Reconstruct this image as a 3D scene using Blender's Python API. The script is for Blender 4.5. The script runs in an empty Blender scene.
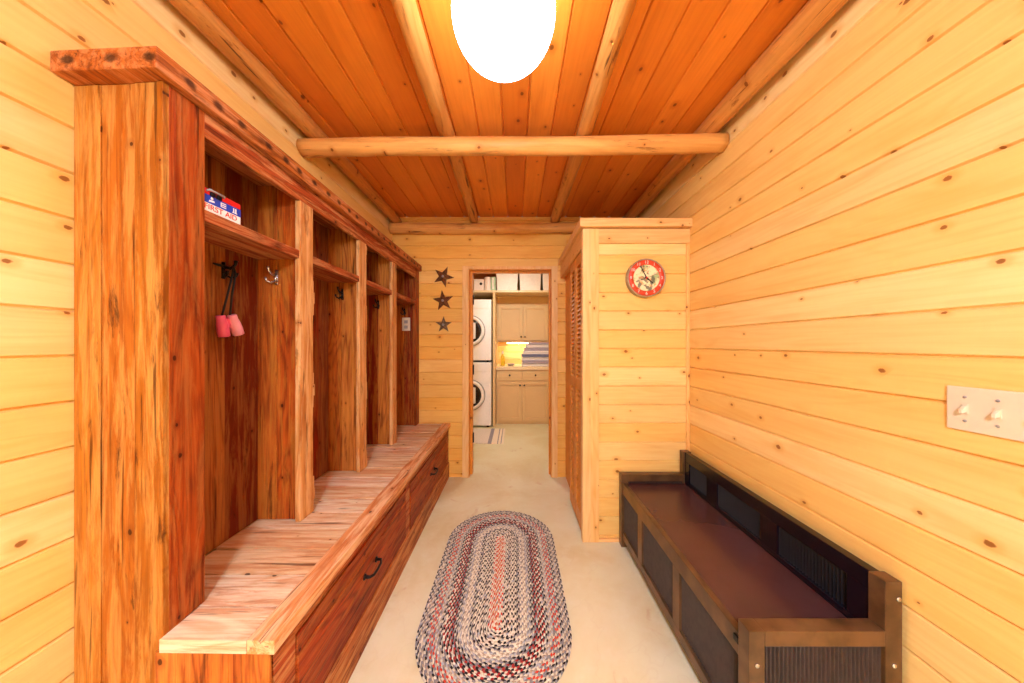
import bpy, bmesh, math, random
from mathutils import Vector, Matrix

random.seed(7)
C = bpy.context.scene.collection
scene = bpy.context.scene
PI = math.pi

# ------------------------------------------------------------------ camera, world, exposure
CAMZ = 1.315
cam_d = bpy.data.cameras.new('camera')
cam = bpy.data.objects.new('camera', cam_d)
C.objects.link(cam)
cam.location = (0, 0, CAMZ)
cam.rotation_euler = (PI / 2, 0, 0)
cam_d.sensor_width = 36.0
cam_d.lens = 313.0 / 1024.0 * 36.0
cam_d.shift_x = -3.0 / 1024.0
cam_d.shift_y = 2.0 / 1024.0
cam_d.clip_start = 0.02
scene.camera = cam

world = bpy.data.worlds.new('world')
scene.world = world
world.use_nodes = True
world.node_tree.nodes['Background'].inputs[0].default_value = (1.0, 0.93, 0.85, 1)
world.node_tree.nodes['Background'].inputs[1].default_value = 0.3

vs = scene.view_settings
scene.display_settings.display_device = 'sRGB'
vs.view_transform = 'Standard'
vs.look = 'None'
vs.gamma = 1.0
vs.use_curve_mapping = False
vs.exposure = 1.23
scene.cycles.max_bounces = 12
scene.cycles.diffuse_bounces = 8
scene.cycles.sample_clamp_indirect = 8

GLOBE_POWER = 6.5          # the ceiling globe, and the unseen pendant behind the photographer
GLOBE_BACK = 105.0
LAUNDRY_POWER = 24.0

# room dimensions
XL, XR = -1.21, 1.16
YB, YF = -1.95, 3.083
ZC = 2.56
BW, BP = 0.1245, 1.281      # wall board width and phase


# ------------------------------------------------------------------ node material helpers
class NT:
    def __init__(s, name):
        s.m = bpy.data.materials.new(name)
        s.m.use_nodes = True
        s.t = s.m.node_tree
        s.b = s.t.nodes['Principled BSDF']

    def n(s, typ, **kw):
        nd = s.t.nodes.new(typ)
        for k, v in kw.items():
            setattr(nd, k, v)
        return nd

    def put(s, sock, v):
        if hasattr(v, 'is_output'):
            s.t.links.new(v, sock)
        else:
            sock.default_value = v

    def math(s, op, a, b=0.0, c=0.0, clamp=False):
        nd = s.n('ShaderNodeMath', operation=op, use_clamp=clamp)
        s.put(nd.inputs[0], a); s.put(nd.inputs[1], b); s.put(nd.inputs[2], c)
        return nd.outputs[0]

    def comb(s, a, b, c):
        nd = s.n('ShaderNodeCombineXYZ')
        s.put(nd.inputs[0], a); s.put(nd.inputs[1], b); s.put(nd.inputs[2], c)
        return nd.outputs[0]

    def noise(s, vec, scale=1.0, detail=3.0, rough=0.5, dist=0.0):
        nd = s.n('ShaderNodeTexNoise')
        s.put(nd.inputs['Vector'], vec)
        nd.inputs['Scale'].default_value = scale
        nd.inputs['Detail'].default_value = detail
        nd.inputs['Roughness'].default_value = rough
        nd.inputs['Distortion'].default_value = dist
        return nd.outputs['Fac']

    def mr(s, v, a, b, c=0.0, d=1.0, smooth=True):
        nd = s.n('ShaderNodeMapRange')
        nd.clamp = True
        if smooth:
            nd.interpolation_type = 'SMOOTHSTEP'
        s.put(nd.inputs['Value'], v)
        s.put(nd.inputs['From Min'], a); s.put(nd.inputs['From Max'], b)
        s.put(nd.inputs['To Min'], c); s.put(nd.inputs['To Max'], d)
        return nd.outputs['Result']

    def mix(s, f, a, b, mode='MIX'):
        nd = s.n('ShaderNodeMix', data_type='RGBA', blend_type=mode)
        s.put(nd.inputs[0], f)
        for k, v in ((6, a), (7, b)):
            if not hasattr(v, 'is_output') and len(v) == 3:
                v = (*v, 1)
            s.put(nd.inputs[k], v)
        return nd.outputs[2]

    def ramp(s, f, stops, const=False):
        nd = s.n('ShaderNodeValToRGB')
        r = nd.color_ramp
        if const:
            r.interpolation = 'CONSTANT'
        while len(r.elements) < len(stops):
            r.elements.new(0.5)
        for e, (p, c) in zip(r.elements, stops):
            e.position = p
            e.color = (*c, 1)
        s.put(nd.inputs[0], f)
        return nd.outputs[0]

    def bump(s, h, strength=0.2, dist=0.01):
        nd = s.n('ShaderNodeBump')
        nd.inputs['Strength'].default_value = strength
        nd.inputs['Distance'].default_value = dist
        s.put(nd.inputs['Height'], h)
        s.t.links.new(nd.outputs[0], s.b.inputs['Normal'])


def hx(h):
    """sRGB hex -> linear triple"""
    h = h.lstrip('#')
    out = []
    for i in (0, 2, 4):
        v = int(h[i:i + 2], 16) / 255
        out.append(v / 12.92 if v <= 0.04045 else ((v + 0.055) / 1.055) ** 2.4)
    return tuple(out)


def wood(name, palette, dark, u='Y', v='Z', w=BW, phase=BP, tint=0.12, knots=0.5, kscale=1.0, knotcol='#6b3208',
         rough=0.42, figure=0.5, wear=None, wearamt=0.0, stain=0.0, staincol='#2a1208', bump=0.12, seed=0.0, fine=1.0, spec=0.2, gw=0.45, spots=0.0, rough_sawn=0.0, cracks=0.0, tcell=0.0):
    N = NT(name)
    geo = N.n('ShaderNodeNewGeometry')
    sep = N.n('ShaderNodeSeparateXYZ')
    N.t.links.new(geo.outputs['Position'], sep.inputs[0])
    ax = {'X': sep.outputs[0], 'Y': sep.outputs[1], 'Z': sep.outputs[2]}
    U, V = ax[u], ax[v]
    T = ax[[k for k in 'XYZ' if k not in (u, v)][0]]
    idx = N.math('FLOOR', N.math('DIVIDE', N.math('SUBTRACT', V, phase), w))
    if tcell:
        idx = N.math('MULTIPLY_ADD', N.math('FLOOR', N.math('DIVIDE', T, tcell)), 7.3, idx)
    wn = N.n('ShaderNodeTexWhiteNoise', noise_dimensions='1D')
    N.put(wn.inputs['W'], N.math('ADD', N.math('MULTIPLY', idx, 1.37), 11.3 + seed))
    rnd = wn.outputs['Value']
    uo = N.math('MULTIPLY_ADD', rnd, 37.0, U)
    g1 = N.noise(N.comb(N.math('MULTIPLY', uo, 2.5), N.math('MULTIPLY', V, 70 * fine), N.math('MULTIPLY', T, 70 * fine)), 1, 4, 0.6)
    n2 = N.noise(N.comb(N.math('MULTIPLY', uo, 0.9), N.math('MULTIPLY', V, 7), N.math('MULTIPLY', T, 7)), 1, 2, 0.5, 0.3)
    ring = N.math('MULTIPLY_ADD', N.math('SINE', N.math('MULTIPLY', n2, 95.0 if rough_sawn else 70.0)), 0.5, 0.5)
    ring = N.math('POWER', ring, 2.0)
    blot = N.noise(N.comb(N.math('MULTIPLY', uo, 1.6), N.math('MULTIPLY', V, 10), N.math('MULTIPLY', T, 6)), 1, 3, 0.5)
    if len(palette) > 1:
        base = N.ramp(rnd, [(i / len(palette), hx(c)) for i, c in enumerate(palette)], const=True)
    else:
        rgb = N.n('ShaderNodeRGB'); rgb.outputs[0].default_value = (*hx(palette[0]), 1)
        base = rgb.outputs[0]
    if rough_sawn:
        g3 = N.noise(N.comb(N.math('MULTIPLY', uo, 4.5), N.math('MULTIPLY', V, 210), N.math('MULTIPLY', T, 210)), 1, 5, 0.7)
        base = N.mix(N.math('MULTIPLY', N.mr(g3, 0.50, 0.68), rough_sawn), base, hx(dark))
    f = N.math('ADD', N.math('MULTIPLY', N.mr(g1, 0.35, 0.75), gw), N.math('MULTIPLY', N.math('MULTIPLY', ring, N.mr(blot, 0.3, 0.6, 0.3, 1.0)), figure))
    col = N.mix(N.math('MULTIPLY', f, 0.8, clamp=True), base, hx(dark))
    col = N.mix(N.mr(blot, 0.48, 0.75, 0, 0.30), col, hx(dark))
    # board to board tone
    hs = N.n('ShaderNodeHueSaturation')
    N.put(hs.inputs['Value'], N.math('MULTIPLY_ADD', rnd, tint, 1 - tint / 2))
    N.put(hs.inputs['Color'], col)
    col = hs.outputs[0]
    if wear:
        wfac = N.noise(N.comb(N.math('MULTIPLY', uo, 3.0), N.math('MULTIPLY', V, 34), N.math('MULTIPLY', T, 34)), 1, 7, 0.72, 0.5)
        col = N.mix(N.math('MULTIPLY', N.mr(wfac, 0.44, 0.60), wearamt), col, hx(wear))
    if stain > 0:
        sf = N.noise(N.comb(N.math('MULTIPLY', uo, 3.0), N.math('MULTIPLY', V, 20), N.math('MULTIPLY', T, 20)), 1, 7, 0.72, 0.4)
        col = N.mix(N.math('MULTIPLY', N.mr(sf, 0.57, 0.68), stain), col, hx(staincol))
    if cracks > 0:
        cf = N.noise(N.comb(N.math('MULTIPLY', uo, 2.2), N.math('MULTIPLY', V, 48), N.math('MULTIPLY', T, 48)), 1, 3, 0.55, 0.3)
        col = N.mix(N.math('MULTIPLY', N.mr(cf, 0.645, 0.70), cracks), col, hx('#3a1606'))
    if knots > 0:
        vo = N.n('ShaderNodeTexVoronoi', voronoi_dimensions='2D')
        N.put(vo.inputs['Vector'], N.comb(N.math('MULTIPLY', uo, 5.2 * kscale), N.math('MULTIPLY', V, 7.4 * kscale), 0))
        vo.inputs['Scale'].default_value = 1.0
        sc = N.n('ShaderNodeSeparateColor'); N.t.links.new(vo.outputs['Color'], sc.inputs[0])
        act = N.math('LESS_THAN', sc.outputs[1], knots)
        wob = N.noise(N.comb(N.math('MULTIPLY', U, 90), N.math('MULTIPLY', V, 90), N.math('MULTIPLY', T, 90)), 1, 2)
        d = N.math('ADD', vo.outputs['Distance'], N.math('MULTIPLY_ADD', wob, 0.05, -0.025))
        rad = N.math('MULTIPLY_ADD', sc.outputs[0], 0.06, 0.022)
        halo = N.math('MULTIPLY', N.mr(d, N.math('MULTIPLY', rad, 3.2), rad, 0, 0.42), act)
        core = N.math('MULTIPLY', N.mr(d, rad, N.math('MULTIPLY', rad, 0.6), 0, 0.85), act)
        col = N.mix(halo, col, hx(dark))
        col = N.mix(core, col, hx(knotcol))
    if spots > 0:      # old nail stains in a row along a board edge
        xy = N.math('ADD', ax['X'], ax['Y'])
        ci = N.math('FLOOR', N.math('DIVIDE', xy, spots))
        wr = N.n('ShaderNodeTexWhiteNoise', noise_dimensions='1D')
        N.put(wr.inputs['W'], N.math('ADD', ci, 3.7))
        du = N.math('SUBTRACT', N.math('SUBTRACT', xy, N.math('MULTIPLY', ci, spots)), N.math('MULTIPLY_ADD', wr.outputs['Value'], spots * 0.3, spots * 0.35))
        dz = N.math('SUBTRACT', ax['Z'], 2.05)
        wb_ = N.noise(geo.outputs['Position'], 60, 3, 0.6)
        rr_ = N.math('MULTIPLY', N.math('SQRT', N.math('ADD', N.math('MULTIPLY', N.math('MULTIPLY', du, du), 0.45), N.math('MULTIPLY', dz, dz))), N.math('MULTIPLY_ADD', wb_, 1.2, 0.4))
        col = N.mix(N.mr(rr_, 0.017, 0.005, 0, 0.85), col, hx('#2a1610'))
    N.put(N.b.inputs['Base Color'], col)
    N.b.inputs['Roughness'].default_value = rough
    N.b.inputs['Specular IOR Level'].default_value = spec
    if bump:
        N.bump(N.math('ADD', g1, N.math('MULTIPLY', ring, 0.4)), bump, 0.004)
    return N.m


def plain(name, col, rough=0.5, metal=0.0, var=0.08, scale=30.0, bump=0.0, spec=0.5, coat=0.0):
    """painted / plastic / metal surface with a slight mottle"""
    N = NT(name)
    tc = N.n('ShaderNodeTexCoord')
    nz = N.noise(tc.outputs['Object'], scale, 3, 0.5)
    a = hx(col)
    col2 = tuple(max(0, x * (1 - var * 2)) for x in a)
    N.put(N.b.inputs['Base Color'], N.mix(N.mr(nz, 0.35, 0.7), a, col2))
    N.b.inputs['Roughness'].default_value = rough
    N.b.inputs['Metallic'].default_value = metal
    N.b.inputs['Specular IOR Level'].default_value = spec
    N.b.inputs['Coat Weight'].default_value = coat
    if bump:
        N.bump(nz, bump, 0.003)
    return N.m


def emit(name, col, strength, base='#ffffff'):
    N = NT(name)
    N.b.inputs['Base Color'].default_value = (*hx(base), 1)
    N.b.inputs['Emission Color'].default_value = (*col, 1)
    N.b.inputs['Emission Strength'].default_value = strength
    N.b.inputs['Roughness'].default_value = 0.3
    return N.m


# pine of the walls
PINE = ['#f0d088', '#edca7c', '#f2d592', '#eac474']
PINED = '#d6963a'
M = {}
M['wall_y'] = wood('pine_boards_along_y', PINE, PINED, 'Y', 'Z', knots=0.42, figure=0.18, gw=0.22, knotcol='#84460f')
M['wall_x'] = wood('pine_boards_along_x', PINE, PINED, 'X', 'Z', knots=0.42, figure=0.18, gw=0.22, seed=3, knotcol='#84460f')
M['wall_far'] = wood('pine_boards_bounce_tint', ['#f0c46c', '#edbe62', '#f2ca78', '#eab85a'], '#d0862a', 'X', 'Z', knots=0.42, figure=0.18, gw=0.22, seed=3, knotcol='#84460f')  # same pine, with the far wall's orange bounce light put into its colours
M['ceil'] = wood('pine_ceiling_boards', ['#dc8026', '#d47622', '#e0882e'], '#ac5010', 'Y', 'X', w=0.142, phase=-0.07, knots=0.30, figure=0.12, gw=0.25, seed=5, rough=0.38)
M['pine_v'] = wood('pine_upright_boards', ['#f3cd90', '#efc482'], PINED, 'Z', 'X', w=0.3, phase=0.2, knots=0.6, kscale=1.1, figure=0.4)
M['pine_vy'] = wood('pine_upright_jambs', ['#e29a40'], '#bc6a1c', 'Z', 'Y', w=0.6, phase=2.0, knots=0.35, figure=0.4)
M['pine_hx'] = wood('pine_trim_along_x', ['#f0c585'], '#d8964a', 'X', 'Z', w=0.5, phase=1.9, knots=0.4, kscale=1.3, figure=0.4)
M['pine_hy'] = wood('pine_trim_along_y', ['#eab873'], '#cf8a3c', 'Y', 'Z', w=0.5, phase=1.9, knots=0.4, kscale=1.3, figure=0.4)
M['log_y'] = wood('peeled_log_along_y', ['#d49248'], '#a05c1e', 'Y', 'X', w=9, phase=-4, knots=0.35, kscale=1.2, figure=0.25, stain=0.75, staincol='#5a2208', bump=0.3, rough=0.4, cracks=0.8)
M['log_x'] = wood('peeled_log_along_x', ['#e2a85c'], '#b86e28', 'X', 'Z', w=9, phase=-4, knots=0.4, kscale=1.2, figure=0.25, stain=0.7, staincol='#5a2208', bump=0.3, rough=0.4, cracks=0.75)

# reclaimed timber of the lockers
REC = ['#bc6a22', '#a04c18', '#c67e30', '#9a5a28', '#ae5218', '#c0742c']
RECD = '#64240c'
def rec(nm, u, v, w, phase, pal=REC, **kw):
    d = dict(knots=0.3, kscale=1.4, figure=0.7, stain=0.6, staincol='#3c1608', wear='#c28230', wearamt=0.4, tint=0.25, rough=0.45, bump=0.35, knotcol='#351206', rough_sawn=0.75, cracks=0.7, spec=0.1)
    d.update(kw)
    return wood(nm, pal, d.pop('dark', RECD), u, v, w, phase, **d)
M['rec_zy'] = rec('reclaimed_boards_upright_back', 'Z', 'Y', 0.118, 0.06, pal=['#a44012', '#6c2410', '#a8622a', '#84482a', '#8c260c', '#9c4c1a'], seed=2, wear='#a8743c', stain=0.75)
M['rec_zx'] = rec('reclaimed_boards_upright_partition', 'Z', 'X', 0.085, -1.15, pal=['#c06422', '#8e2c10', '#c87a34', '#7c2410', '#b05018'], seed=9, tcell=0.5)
M['rec_end'] = rec('reclaimed_boards_upright_end', 'Z', 'X', 0.098, -1.228, pal=['#b0681e', '#a25a18', '#b87426', '#a8601c'], dark='#74340a', seed=12, wear='#dcab5c', stain=0.8, figure=0.4, rough_sawn=0.5)
M['rec_stile'] = rec('reclaimed_stile', 'Z', 'Y', 0.21, 0.80, pal=['#a84814', '#b4581c'], dark='#64200a', seed=21, wear='#bd7c3c', wearamt=0.35, figure=0.95, stain=0.3)
M['rec_stile_pale'] = rec('reclaimed_stile_pale', 'Z', 'Y', 0.21, 1.3, pal=['#d69a58'], dark='#a45a24', seed=22, wear='#e4bb84', wearamt=0.6, stain=0.55)
M['rec_y'] = rec('reclaimed_board_along_y', 'Y', 'Z', 0.15, 0.02, pal=['#b65a28', '#a84a22'], seed=30, wear='#d89a60', wearamt=0.6)
M['rec_shelf'] = rec('reclaimed_shelf', 'Y', 'X', 0.15, -1.17, pal=['#b4602a', '#a2481f'], seed=33, wear='#d59c66', wearamt=0.5)
M['rec_cornice'] = rec('reclaimed_cornice', 'Y', 'X', 0.6, -1.4, pal=['#bd6a2c'], seed=34, knots=0.2, spots=0.095, wear='#d6905c', wearamt=0.6)
M['rec_seat'] = rec('worn_bench_boards', 'X', 'Y', 0.131, 0.937, pal=['#efe0c0', '#e9d6b2', '#e2c69c', '#efe2c6'], dark='#c4884c', seed=40, wear='#c07034', wearamt=0.6, rough_sawn=0.3, stain=0.25, figure=0.4, tint=0.08, rough=0.35)
M['rec_nose'] = rec('worn_bench_nosing', 'Y', 'X', 0.3, -0.8, pal=['#d9965c'], dark='#b05a26', seed=41, wear='#ecc79a', wearamt=0.8, figure=0.7, stain=0.2, rough=0.35)
M['rec_drawer'] = rec('reclaimed_drawer_front', 'Y', 'Z', 0.115, 0.15, pal=['#b24a1c', '#9a3a18', '#b85a26', '#7a3018'], seed=44, wear='#c8803e', wearamt=0.3, figure=0.8, stain=0.6)
M['rec_kick'] = rec('reclaimed_kick_rail', 'Y', 'Z', 0.3, -0.1, pal=['#bc6a30'], seed=46, wear='#dba062', wearamt=0.6, figure=0.7)
M['rec_bx'] = rec('reclaimed_bench_end', 'Z', 'X', 0.11, -0.97, pal=['#c06a2a', '#ad5420', '#c97a38'], dark='#80300f', seed=47, figure=0.9)

# other surfaces
def floor_mat():
    N = NT('polished_concrete')
    geo = N.n('ShaderNodeNewGeometry')
    a = N.noise(geo.outputs['Position'], 1.4, 6, 0.6, 0.6)
    b = N.noise(geo.outputs['Position'], 14, 5, 0.6, 0.2)
    c = N.noise(geo.outputs['Position'], 4.0, 6, 0.65, 1.2)
    col = N.mix(N.mr(a, 0.35, 0.68), hx('#e0e0c0'), hx('#d4c99a'))
    col = N.mix(N.mr(b, 0.45, 0.75, 0, 0.35), col, hx('#e6e6d0'))
    col = N.mix(N.mr(c, 0.60, 0.74, 0, 0.5), col, hx('#b88a58'))
    vein = N.math('ABSOLUTE', N.math('SUBTRACT', N.noise(geo.outputs['Position'], 0.9, 5, 0.6, 0.4), 0.5))
    col = N.mix(N.mr(vein, 0.004, 0.0, 0, 0.05), col, hx('#9a6c3c'))
    N.put(N.b.inputs['Base Color'], col)
    N.put(N.b.inputs['Roughness'], N.mr(b, 0.3, 0.7, 0.28, 0.45))
    N.bump(b, 0.05, 0.002)
    return N.m
M['floor'] = floor_mat()
M['bronze'] = plain('brown_bronze_paint', '#6f5234', 0.34, 0.35, 0.22, 14, spec=0.5)
M['seatmetal'] = plain('dark_red_brown_enamel', '#523230', 0.25, 0.1, 0.08, 6, spec=0.5)
M['black_enamel'] = plain('black_violet_enamel', '#110a16', 0.24, 0.0, 0.15, 8)
M['fluted_black'] = plain('fluted_black_metal', '#0d0911', 0.5, 0.0, 0.1, 40)
M['fluted'] = plain('fluted_dark_metal', '#443732', 0.42, 0.2, 0.12, 40)
M['black'] = plain('black_metal', '#140f10', 0.4, 0.4, 0.1)
M['iron'] = plain('dark_iron', '#2c2422', 0.38, 0.7, 0.2)
M['steel'] = plain('bright_steel', '#c9c4bc', 0.25, 0.9, 0.08)
M['plate'] = plain('ivory_plastic', '#dccfb2', 0.35, 0, 0.02)
M['white'] = plain('white_enamel', '#f4f2f0', 0.3, 0, 0.02)
M['whitebin'] = plain('white_plastic_bin', '#f2ede6', 0.45, 0, 0.03)
M['cream'] = plain('cream_cabinet_paint', '#dbb983', 0.45, 0, 0.02, 3)
M['creamtop'] = plain('cream_countertop', '#ecd6ac', 0.35, 0, 0.06, 60)
M['glassdark'] = plain('dark_door_glass', '#231a18', 0.12, 0, 0.1)
M['grey'] = plain('grey_plastic', '#9d9894', 0.4, 0, 0.05)
M['rust'] = plain('rusty_dark_metal', '#7a4a28', 0.55, 0.1, 0.3, 50, 0.3)
M['rustgrey'] = plain('weathered_grey_metal', '#8a7058', 0.55, 0.1, 0.3, 50, 0.3)
M['pink'] = plain('pink_plastic', '#e65a84', 0.3, 0, 0.05)
M['pinkpale'] = plain('pale_pink_plastic', '#f0a2bc', 0.3, 0, 0.04)
M['strap'] = plain('black_cord', '#16110f', 0.7, 0, 0.1)
M['red'] = plain('red_plastic', '#d61f1d', 0.4, 0, 0.05)
M['blue'] = plain('blue_print', '#2542b4', 0.4, 0, 0.05)
M['paper'] = plain('white_print', '#f7efe9', 0.5, 0, 0.02)
M['clockred'] = plain('clock_red_ring', '#e2492a', 0.4, 0, 0.08, 60)
M['zinc'] = plain('clock_case_tin', '#b3a58d', 0.4, 0.5, 0.15, 30)
M['towelw'] = plain('white_towel', '#e9e4e4', 0.9, 0, 0.06, 120, 0.5)
M['towelb'] = plain('blue_grey_towel', '#7f86a8', 0.9, 0, 0.15, 120, 0.5)
M['towelp'] = plain('grey_mauve_towel', '#b9aebd', 0.9, 0, 0.12, 120, 0.5)
M['yellow'] = plain('yellow_plastic', '#e8c62a', 0.35, 0, 0.05)
M['mint'] = plain('mint_carton', '#b9d8b4', 0.5, 0, 0.1, 20)
M['laundrywall'] = plain('cream_wall_paint', '#ecd3a0', 0.7, 0, 0.04)
M['globe'] = emit('lit_opal_globe', (0.80, 0.96, 1.22), GLOBE_POWER)
M['globe_back'] = emit('lit_opal_globe_rear', (0.80, 0.96, 1.22), GLOBE_BACK)
M['lamp'] = emit('lit_diffuser', (1.0, 1.0, 0.86), LAUNDRY_POWER)
M['strip'] = emit('lit_strip', (1.0, 0.86, 0.62), 22.0)


# ------------------------------------------------------------------ mesh helpers
class MB:
    """collects shapes into one mesh"""
    def __init__(s):
        s.bm = bmesh.new()
        s.mi = 0

    def face(s, vs_, mi=None):
        try:
            f = s.bm.faces.new(vs_)
            f.material_index = s.mi if mi is None else mi
            return f
        except ValueError:
            return None

    def hexa(s, p, bev=0.0, mi=None):
        """p: 8 points, bottom ring 4 (ccw from above) then top ring 4"""
        t = bmesh.new()
        v = [t.verts.new(q) for q in p]
        for a in ((3, 2, 1, 0), (4, 5, 6, 7), (0, 1, 5, 4), (1, 2, 6, 5), (2, 3, 7, 6), (3, 0, 4, 7)):
            t.faces.new([v[i] for i in a])
        if bev > 0:
            bmesh.ops.bevel(t, geom=list(t.edges) + list(t.verts), offset=bev, segments=2, affect='EDGES', profile=0.6)
        s.merge(t, mi)
        return s

    def merge(s, t, mi=None, mat=None):
        if mat is not None:
            bmesh.ops.transform(t, matrix=mat, verts=list(t.verts))
        mp = {}
        for v in t.verts:
            mp[v] = s.bm.verts.new(v.co)
        for f in t.faces:
            g = s.face([mp[v] for v in f.verts], mi)
            if g:
                g.smooth = f.smooth
                if mi is None and s.mi == 0:
                    g.material_index = f.material_index
        t.free()

    def box(s, x0, x1, y0, y1, z0, z1, bev=0.0, mi=None):
        return s.hexa([(x0, y0, z0), (x1, y0, z0), (x1, y1, z0), (x0, y1, z0), (x0, y0, z1), (x1, y0, z1), (x1, y1, z1), (x0, y1, z1)], bev, mi)

    def tube(s, pts, rad, n=12, mi=None, caps=True):
        """round tube along a polyline, rad a number or list"""
        pts = [Vector(p) for p in pts]
        rings = []
        up = None
        for i, p in enumerate(pts):
            d = (pts[min(i + 1, len(pts) - 1)] - pts[max(i - 1, 0)]).normalized()
            if up is None:
                up = Vector((0, 0, 1)) if abs(d.z) < 0.9 else Vector((1, 0, 0))
            a = d.cross(up).normalized()
            b = a.cross(d).normalized()
            up = b
            r = rad[i] if isinstance(rad, (list, tuple)) else rad
            rings.append([s.bm.verts.new(p + a * (r * math.cos(2 * PI * k / n)) + b * (r * math.sin(2 * PI * k / n))) for k in range(n)])
        for i in range(len(rings) - 1):
            for k in range(n):
                f = s.face([rings[i][k], rings[i][(k + 1) % n], rings[i + 1][(k + 1) % n], rings[i + 1][k]], mi)
                if f: f.smooth = True
        if caps:
            s.face(rings[0][::-1], mi); s.face(rings[-1], mi)
        return s

    def lathe(s, prof, center, axis='Z', n=48, mi=None):
        """prof: list of (radius, height) along axis"""
        c = Vector(center)
        def pt(r, h, a):
            x, y = r * math.cos(a), r * math.sin(a)
            if axis == 'Z': return c + Vector((x, y, h))
            if axis == 'Y': return c + Vector((x, h, y))
            return c + Vector((h, x, y))
        rings = []
        for r, h in prof:
            if r < 1e-6:
                rings.append([s.bm.verts.new(pt(0, h, 0))])
            else:
                rings.append([s.bm.verts.new(pt(r, h, 2 * PI * k / n)) for k in range(n)])
        for i in range(len(rings) - 1):
            A, B = rings[i], rings[i + 1]
            for k in range(n):
                q = [A[k % len(A)], A[(k + 1) % len(A)], B[(k + 1) % len(B)], B[k % len(B)]]
                u = []
                for x in q:
                    if x not in u: u.append(x)
                if len(u) >= 3:
                    f = s.face(u, mi)
                    if f: f.smooth = True
        return s

    def build(s, name, mats, parent=None, loc=None, recalc=True):
        if recalc:
            bmesh.ops.recalc_face_normals(s.bm, faces=list(s.bm.faces))
        me = bpy.data.meshes.new(name)
        s.bm.to_mesh(me); s.bm.free()
        if not isinstance(mats, (list, tuple)):
            mats = [mats]
        for m in mats:
            me.materials.append(m)
        o = bpy.data.objects.new(name, me)
        C.objects.link(o)
        if parent is not None:
            o.parent = parent
            # meshes are written in world coordinates: undo the parent's location chain
            q, off = parent, Vector((0, 0, 0))
            while q is not None:
                off += q.location
                q = q.parent
            if not getattr(s, 'local', False):
                o.location = -off
        return o


def tag(o, label=None, cat=None, group=None, kind=None):
    if label: o['label'] = label
    if cat: o['category'] = cat
    if group: o['group'] = group
    if kind: o['kind'] = kind
    return o


def empty(name, loc, label=None, cat=None, group=None):
    o = bpy.data.objects.new(name, None)
    o.empty_display_size = 0.1
    C.objects.link(o)
    o.location = loc
    return tag(o, label, cat, group)


def struct(mb, name, mats, parent=None):
    o = mb.build(name, mats, parent)
    if parent is None: o['kind'] = 'structure'
    return o


def text_bm(body, size, extrude=0.0004, align='CENTER'):
    cu = bpy.data.curves.new('lettering', 'FONT')
    cu.body = body; cu.size = size; cu.extrude = extrude
    cu.align_x = align; cu.align_y = 'CENTER'
    o = bpy.data.objects.new('lettering', cu)
    C.objects.link(o)
    bpy.context.view_layer.update()
    dg = bpy.context.evaluated_depsgraph_get()
    me = bpy.data.meshes.new_from_object(o.evaluated_get(dg))
    t = bmesh.new(); t.from_mesh(me)
    bpy.data.objects.remove(o); bpy.data.meshes.remove(me); bpy.data.curves.remove(cu)
    return t


def profile(t0, t1, w, phase, g=0.0055, d=0.009):
    pts = [(t0, 0)]
    k = math.ceil((t0 + g - phase) / w)
    while True:
        c = phase + k * w
        if c > t1 - g: break
        if c - g > t0:
            pts += [(c - g, 0), (c - 0.0012, -d), (c + 0.0012, -d), (c + g, 0)]
        k += 1
    pts.append((t1, 0))
    return pts


def planked(mb, mapf, t0, t1, a0, a1, w=BW, phase=BP, thick=0.03):
    """boards: profile over t, swept from a0 to a1; mapf(t, depth, a) -> point (depth 0 = face, negative = into the wall)"""
    pr = profile(t0, t1, w, phase)
    A = [mb.bm.verts.new(mapf(t, d, a0)) for t, d in pr]
    B = [mb.bm.verts.new(mapf(t, d, a1)) for t, d in pr]
    for i in range(len(pr) - 1):
        mb.face([A[i], A[i + 1], B[i + 1], B[i]])
    A2 = [mb.bm.verts.new(mapf(t, -thick, a0)) for t in (t0, t1)]
    B2 = [mb.bm.verts.new(mapf(t, -thick, a1)) for t in (t0, t1)]
    mb.face([A2[0], B2[0], B2[1], A2[1]])
    mb.face([A[0], B[0], B2[0], A2[0]])
    mb.face([A[-1], A2[1], B2[1], B[-1]])
    mb.face(A + [A2[1], A2[0]])
    mb.face((B + [B2[1], B2[0]])[::-1])


# ------------------------------------------------------------------ room shell
LY1 = 5.75       # laundry back wall
mb = MB(); mb.box(XL - 0.4, XR + 0.4, YB - 0.1, LY1 + 0.1, -0.06, 0)
struct(mb, 'floor', M['floor'])

mb = MB(); planked(mb, lambda t, d, a: (XL + d, a, t), 0, ZC, YB, YF)
struct(mb, 'wall_left', M['wall_y'])
mb = MB(); planked(mb, lambda t, d, a: (XR - d, a, t), 0, ZC, YB, YF)
struct(mb, 'wall_right', M['wall_y'])
mb = MB(); planked(mb, lambda t, d, a: (a, YB + d, t), 0, ZC, XL, XR)
struct(mb, 'wall_back', M['wall_x'])

DX0, DX1, DZ = -0.45, 0.355, 2.04       # doorway opening
FT = 0.165
mb = MB()
fw = lambda t, d, a: (a, YF - d, t)
planked(mb, fw, 0, ZC, XL, DX0 - 0.02, thick=FT)
planked(mb, fw, 0, ZC, DX1 + 0.02, XR, thick=FT)
planked(mb, fw, DZ + 0.02, ZC, DX0 - 0.02, DX1 + 0.02, thick=FT)
struct(mb, 'wall_far', M['wall_far'])

mb = MB(); planked(mb, lambda t, d, a: (t, a, ZC - d), XL, XR, YB, YF, w=0.142, phase=-0.07, thick=0.03)
struct(mb, 'ceiling', M['ceil'])

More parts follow.
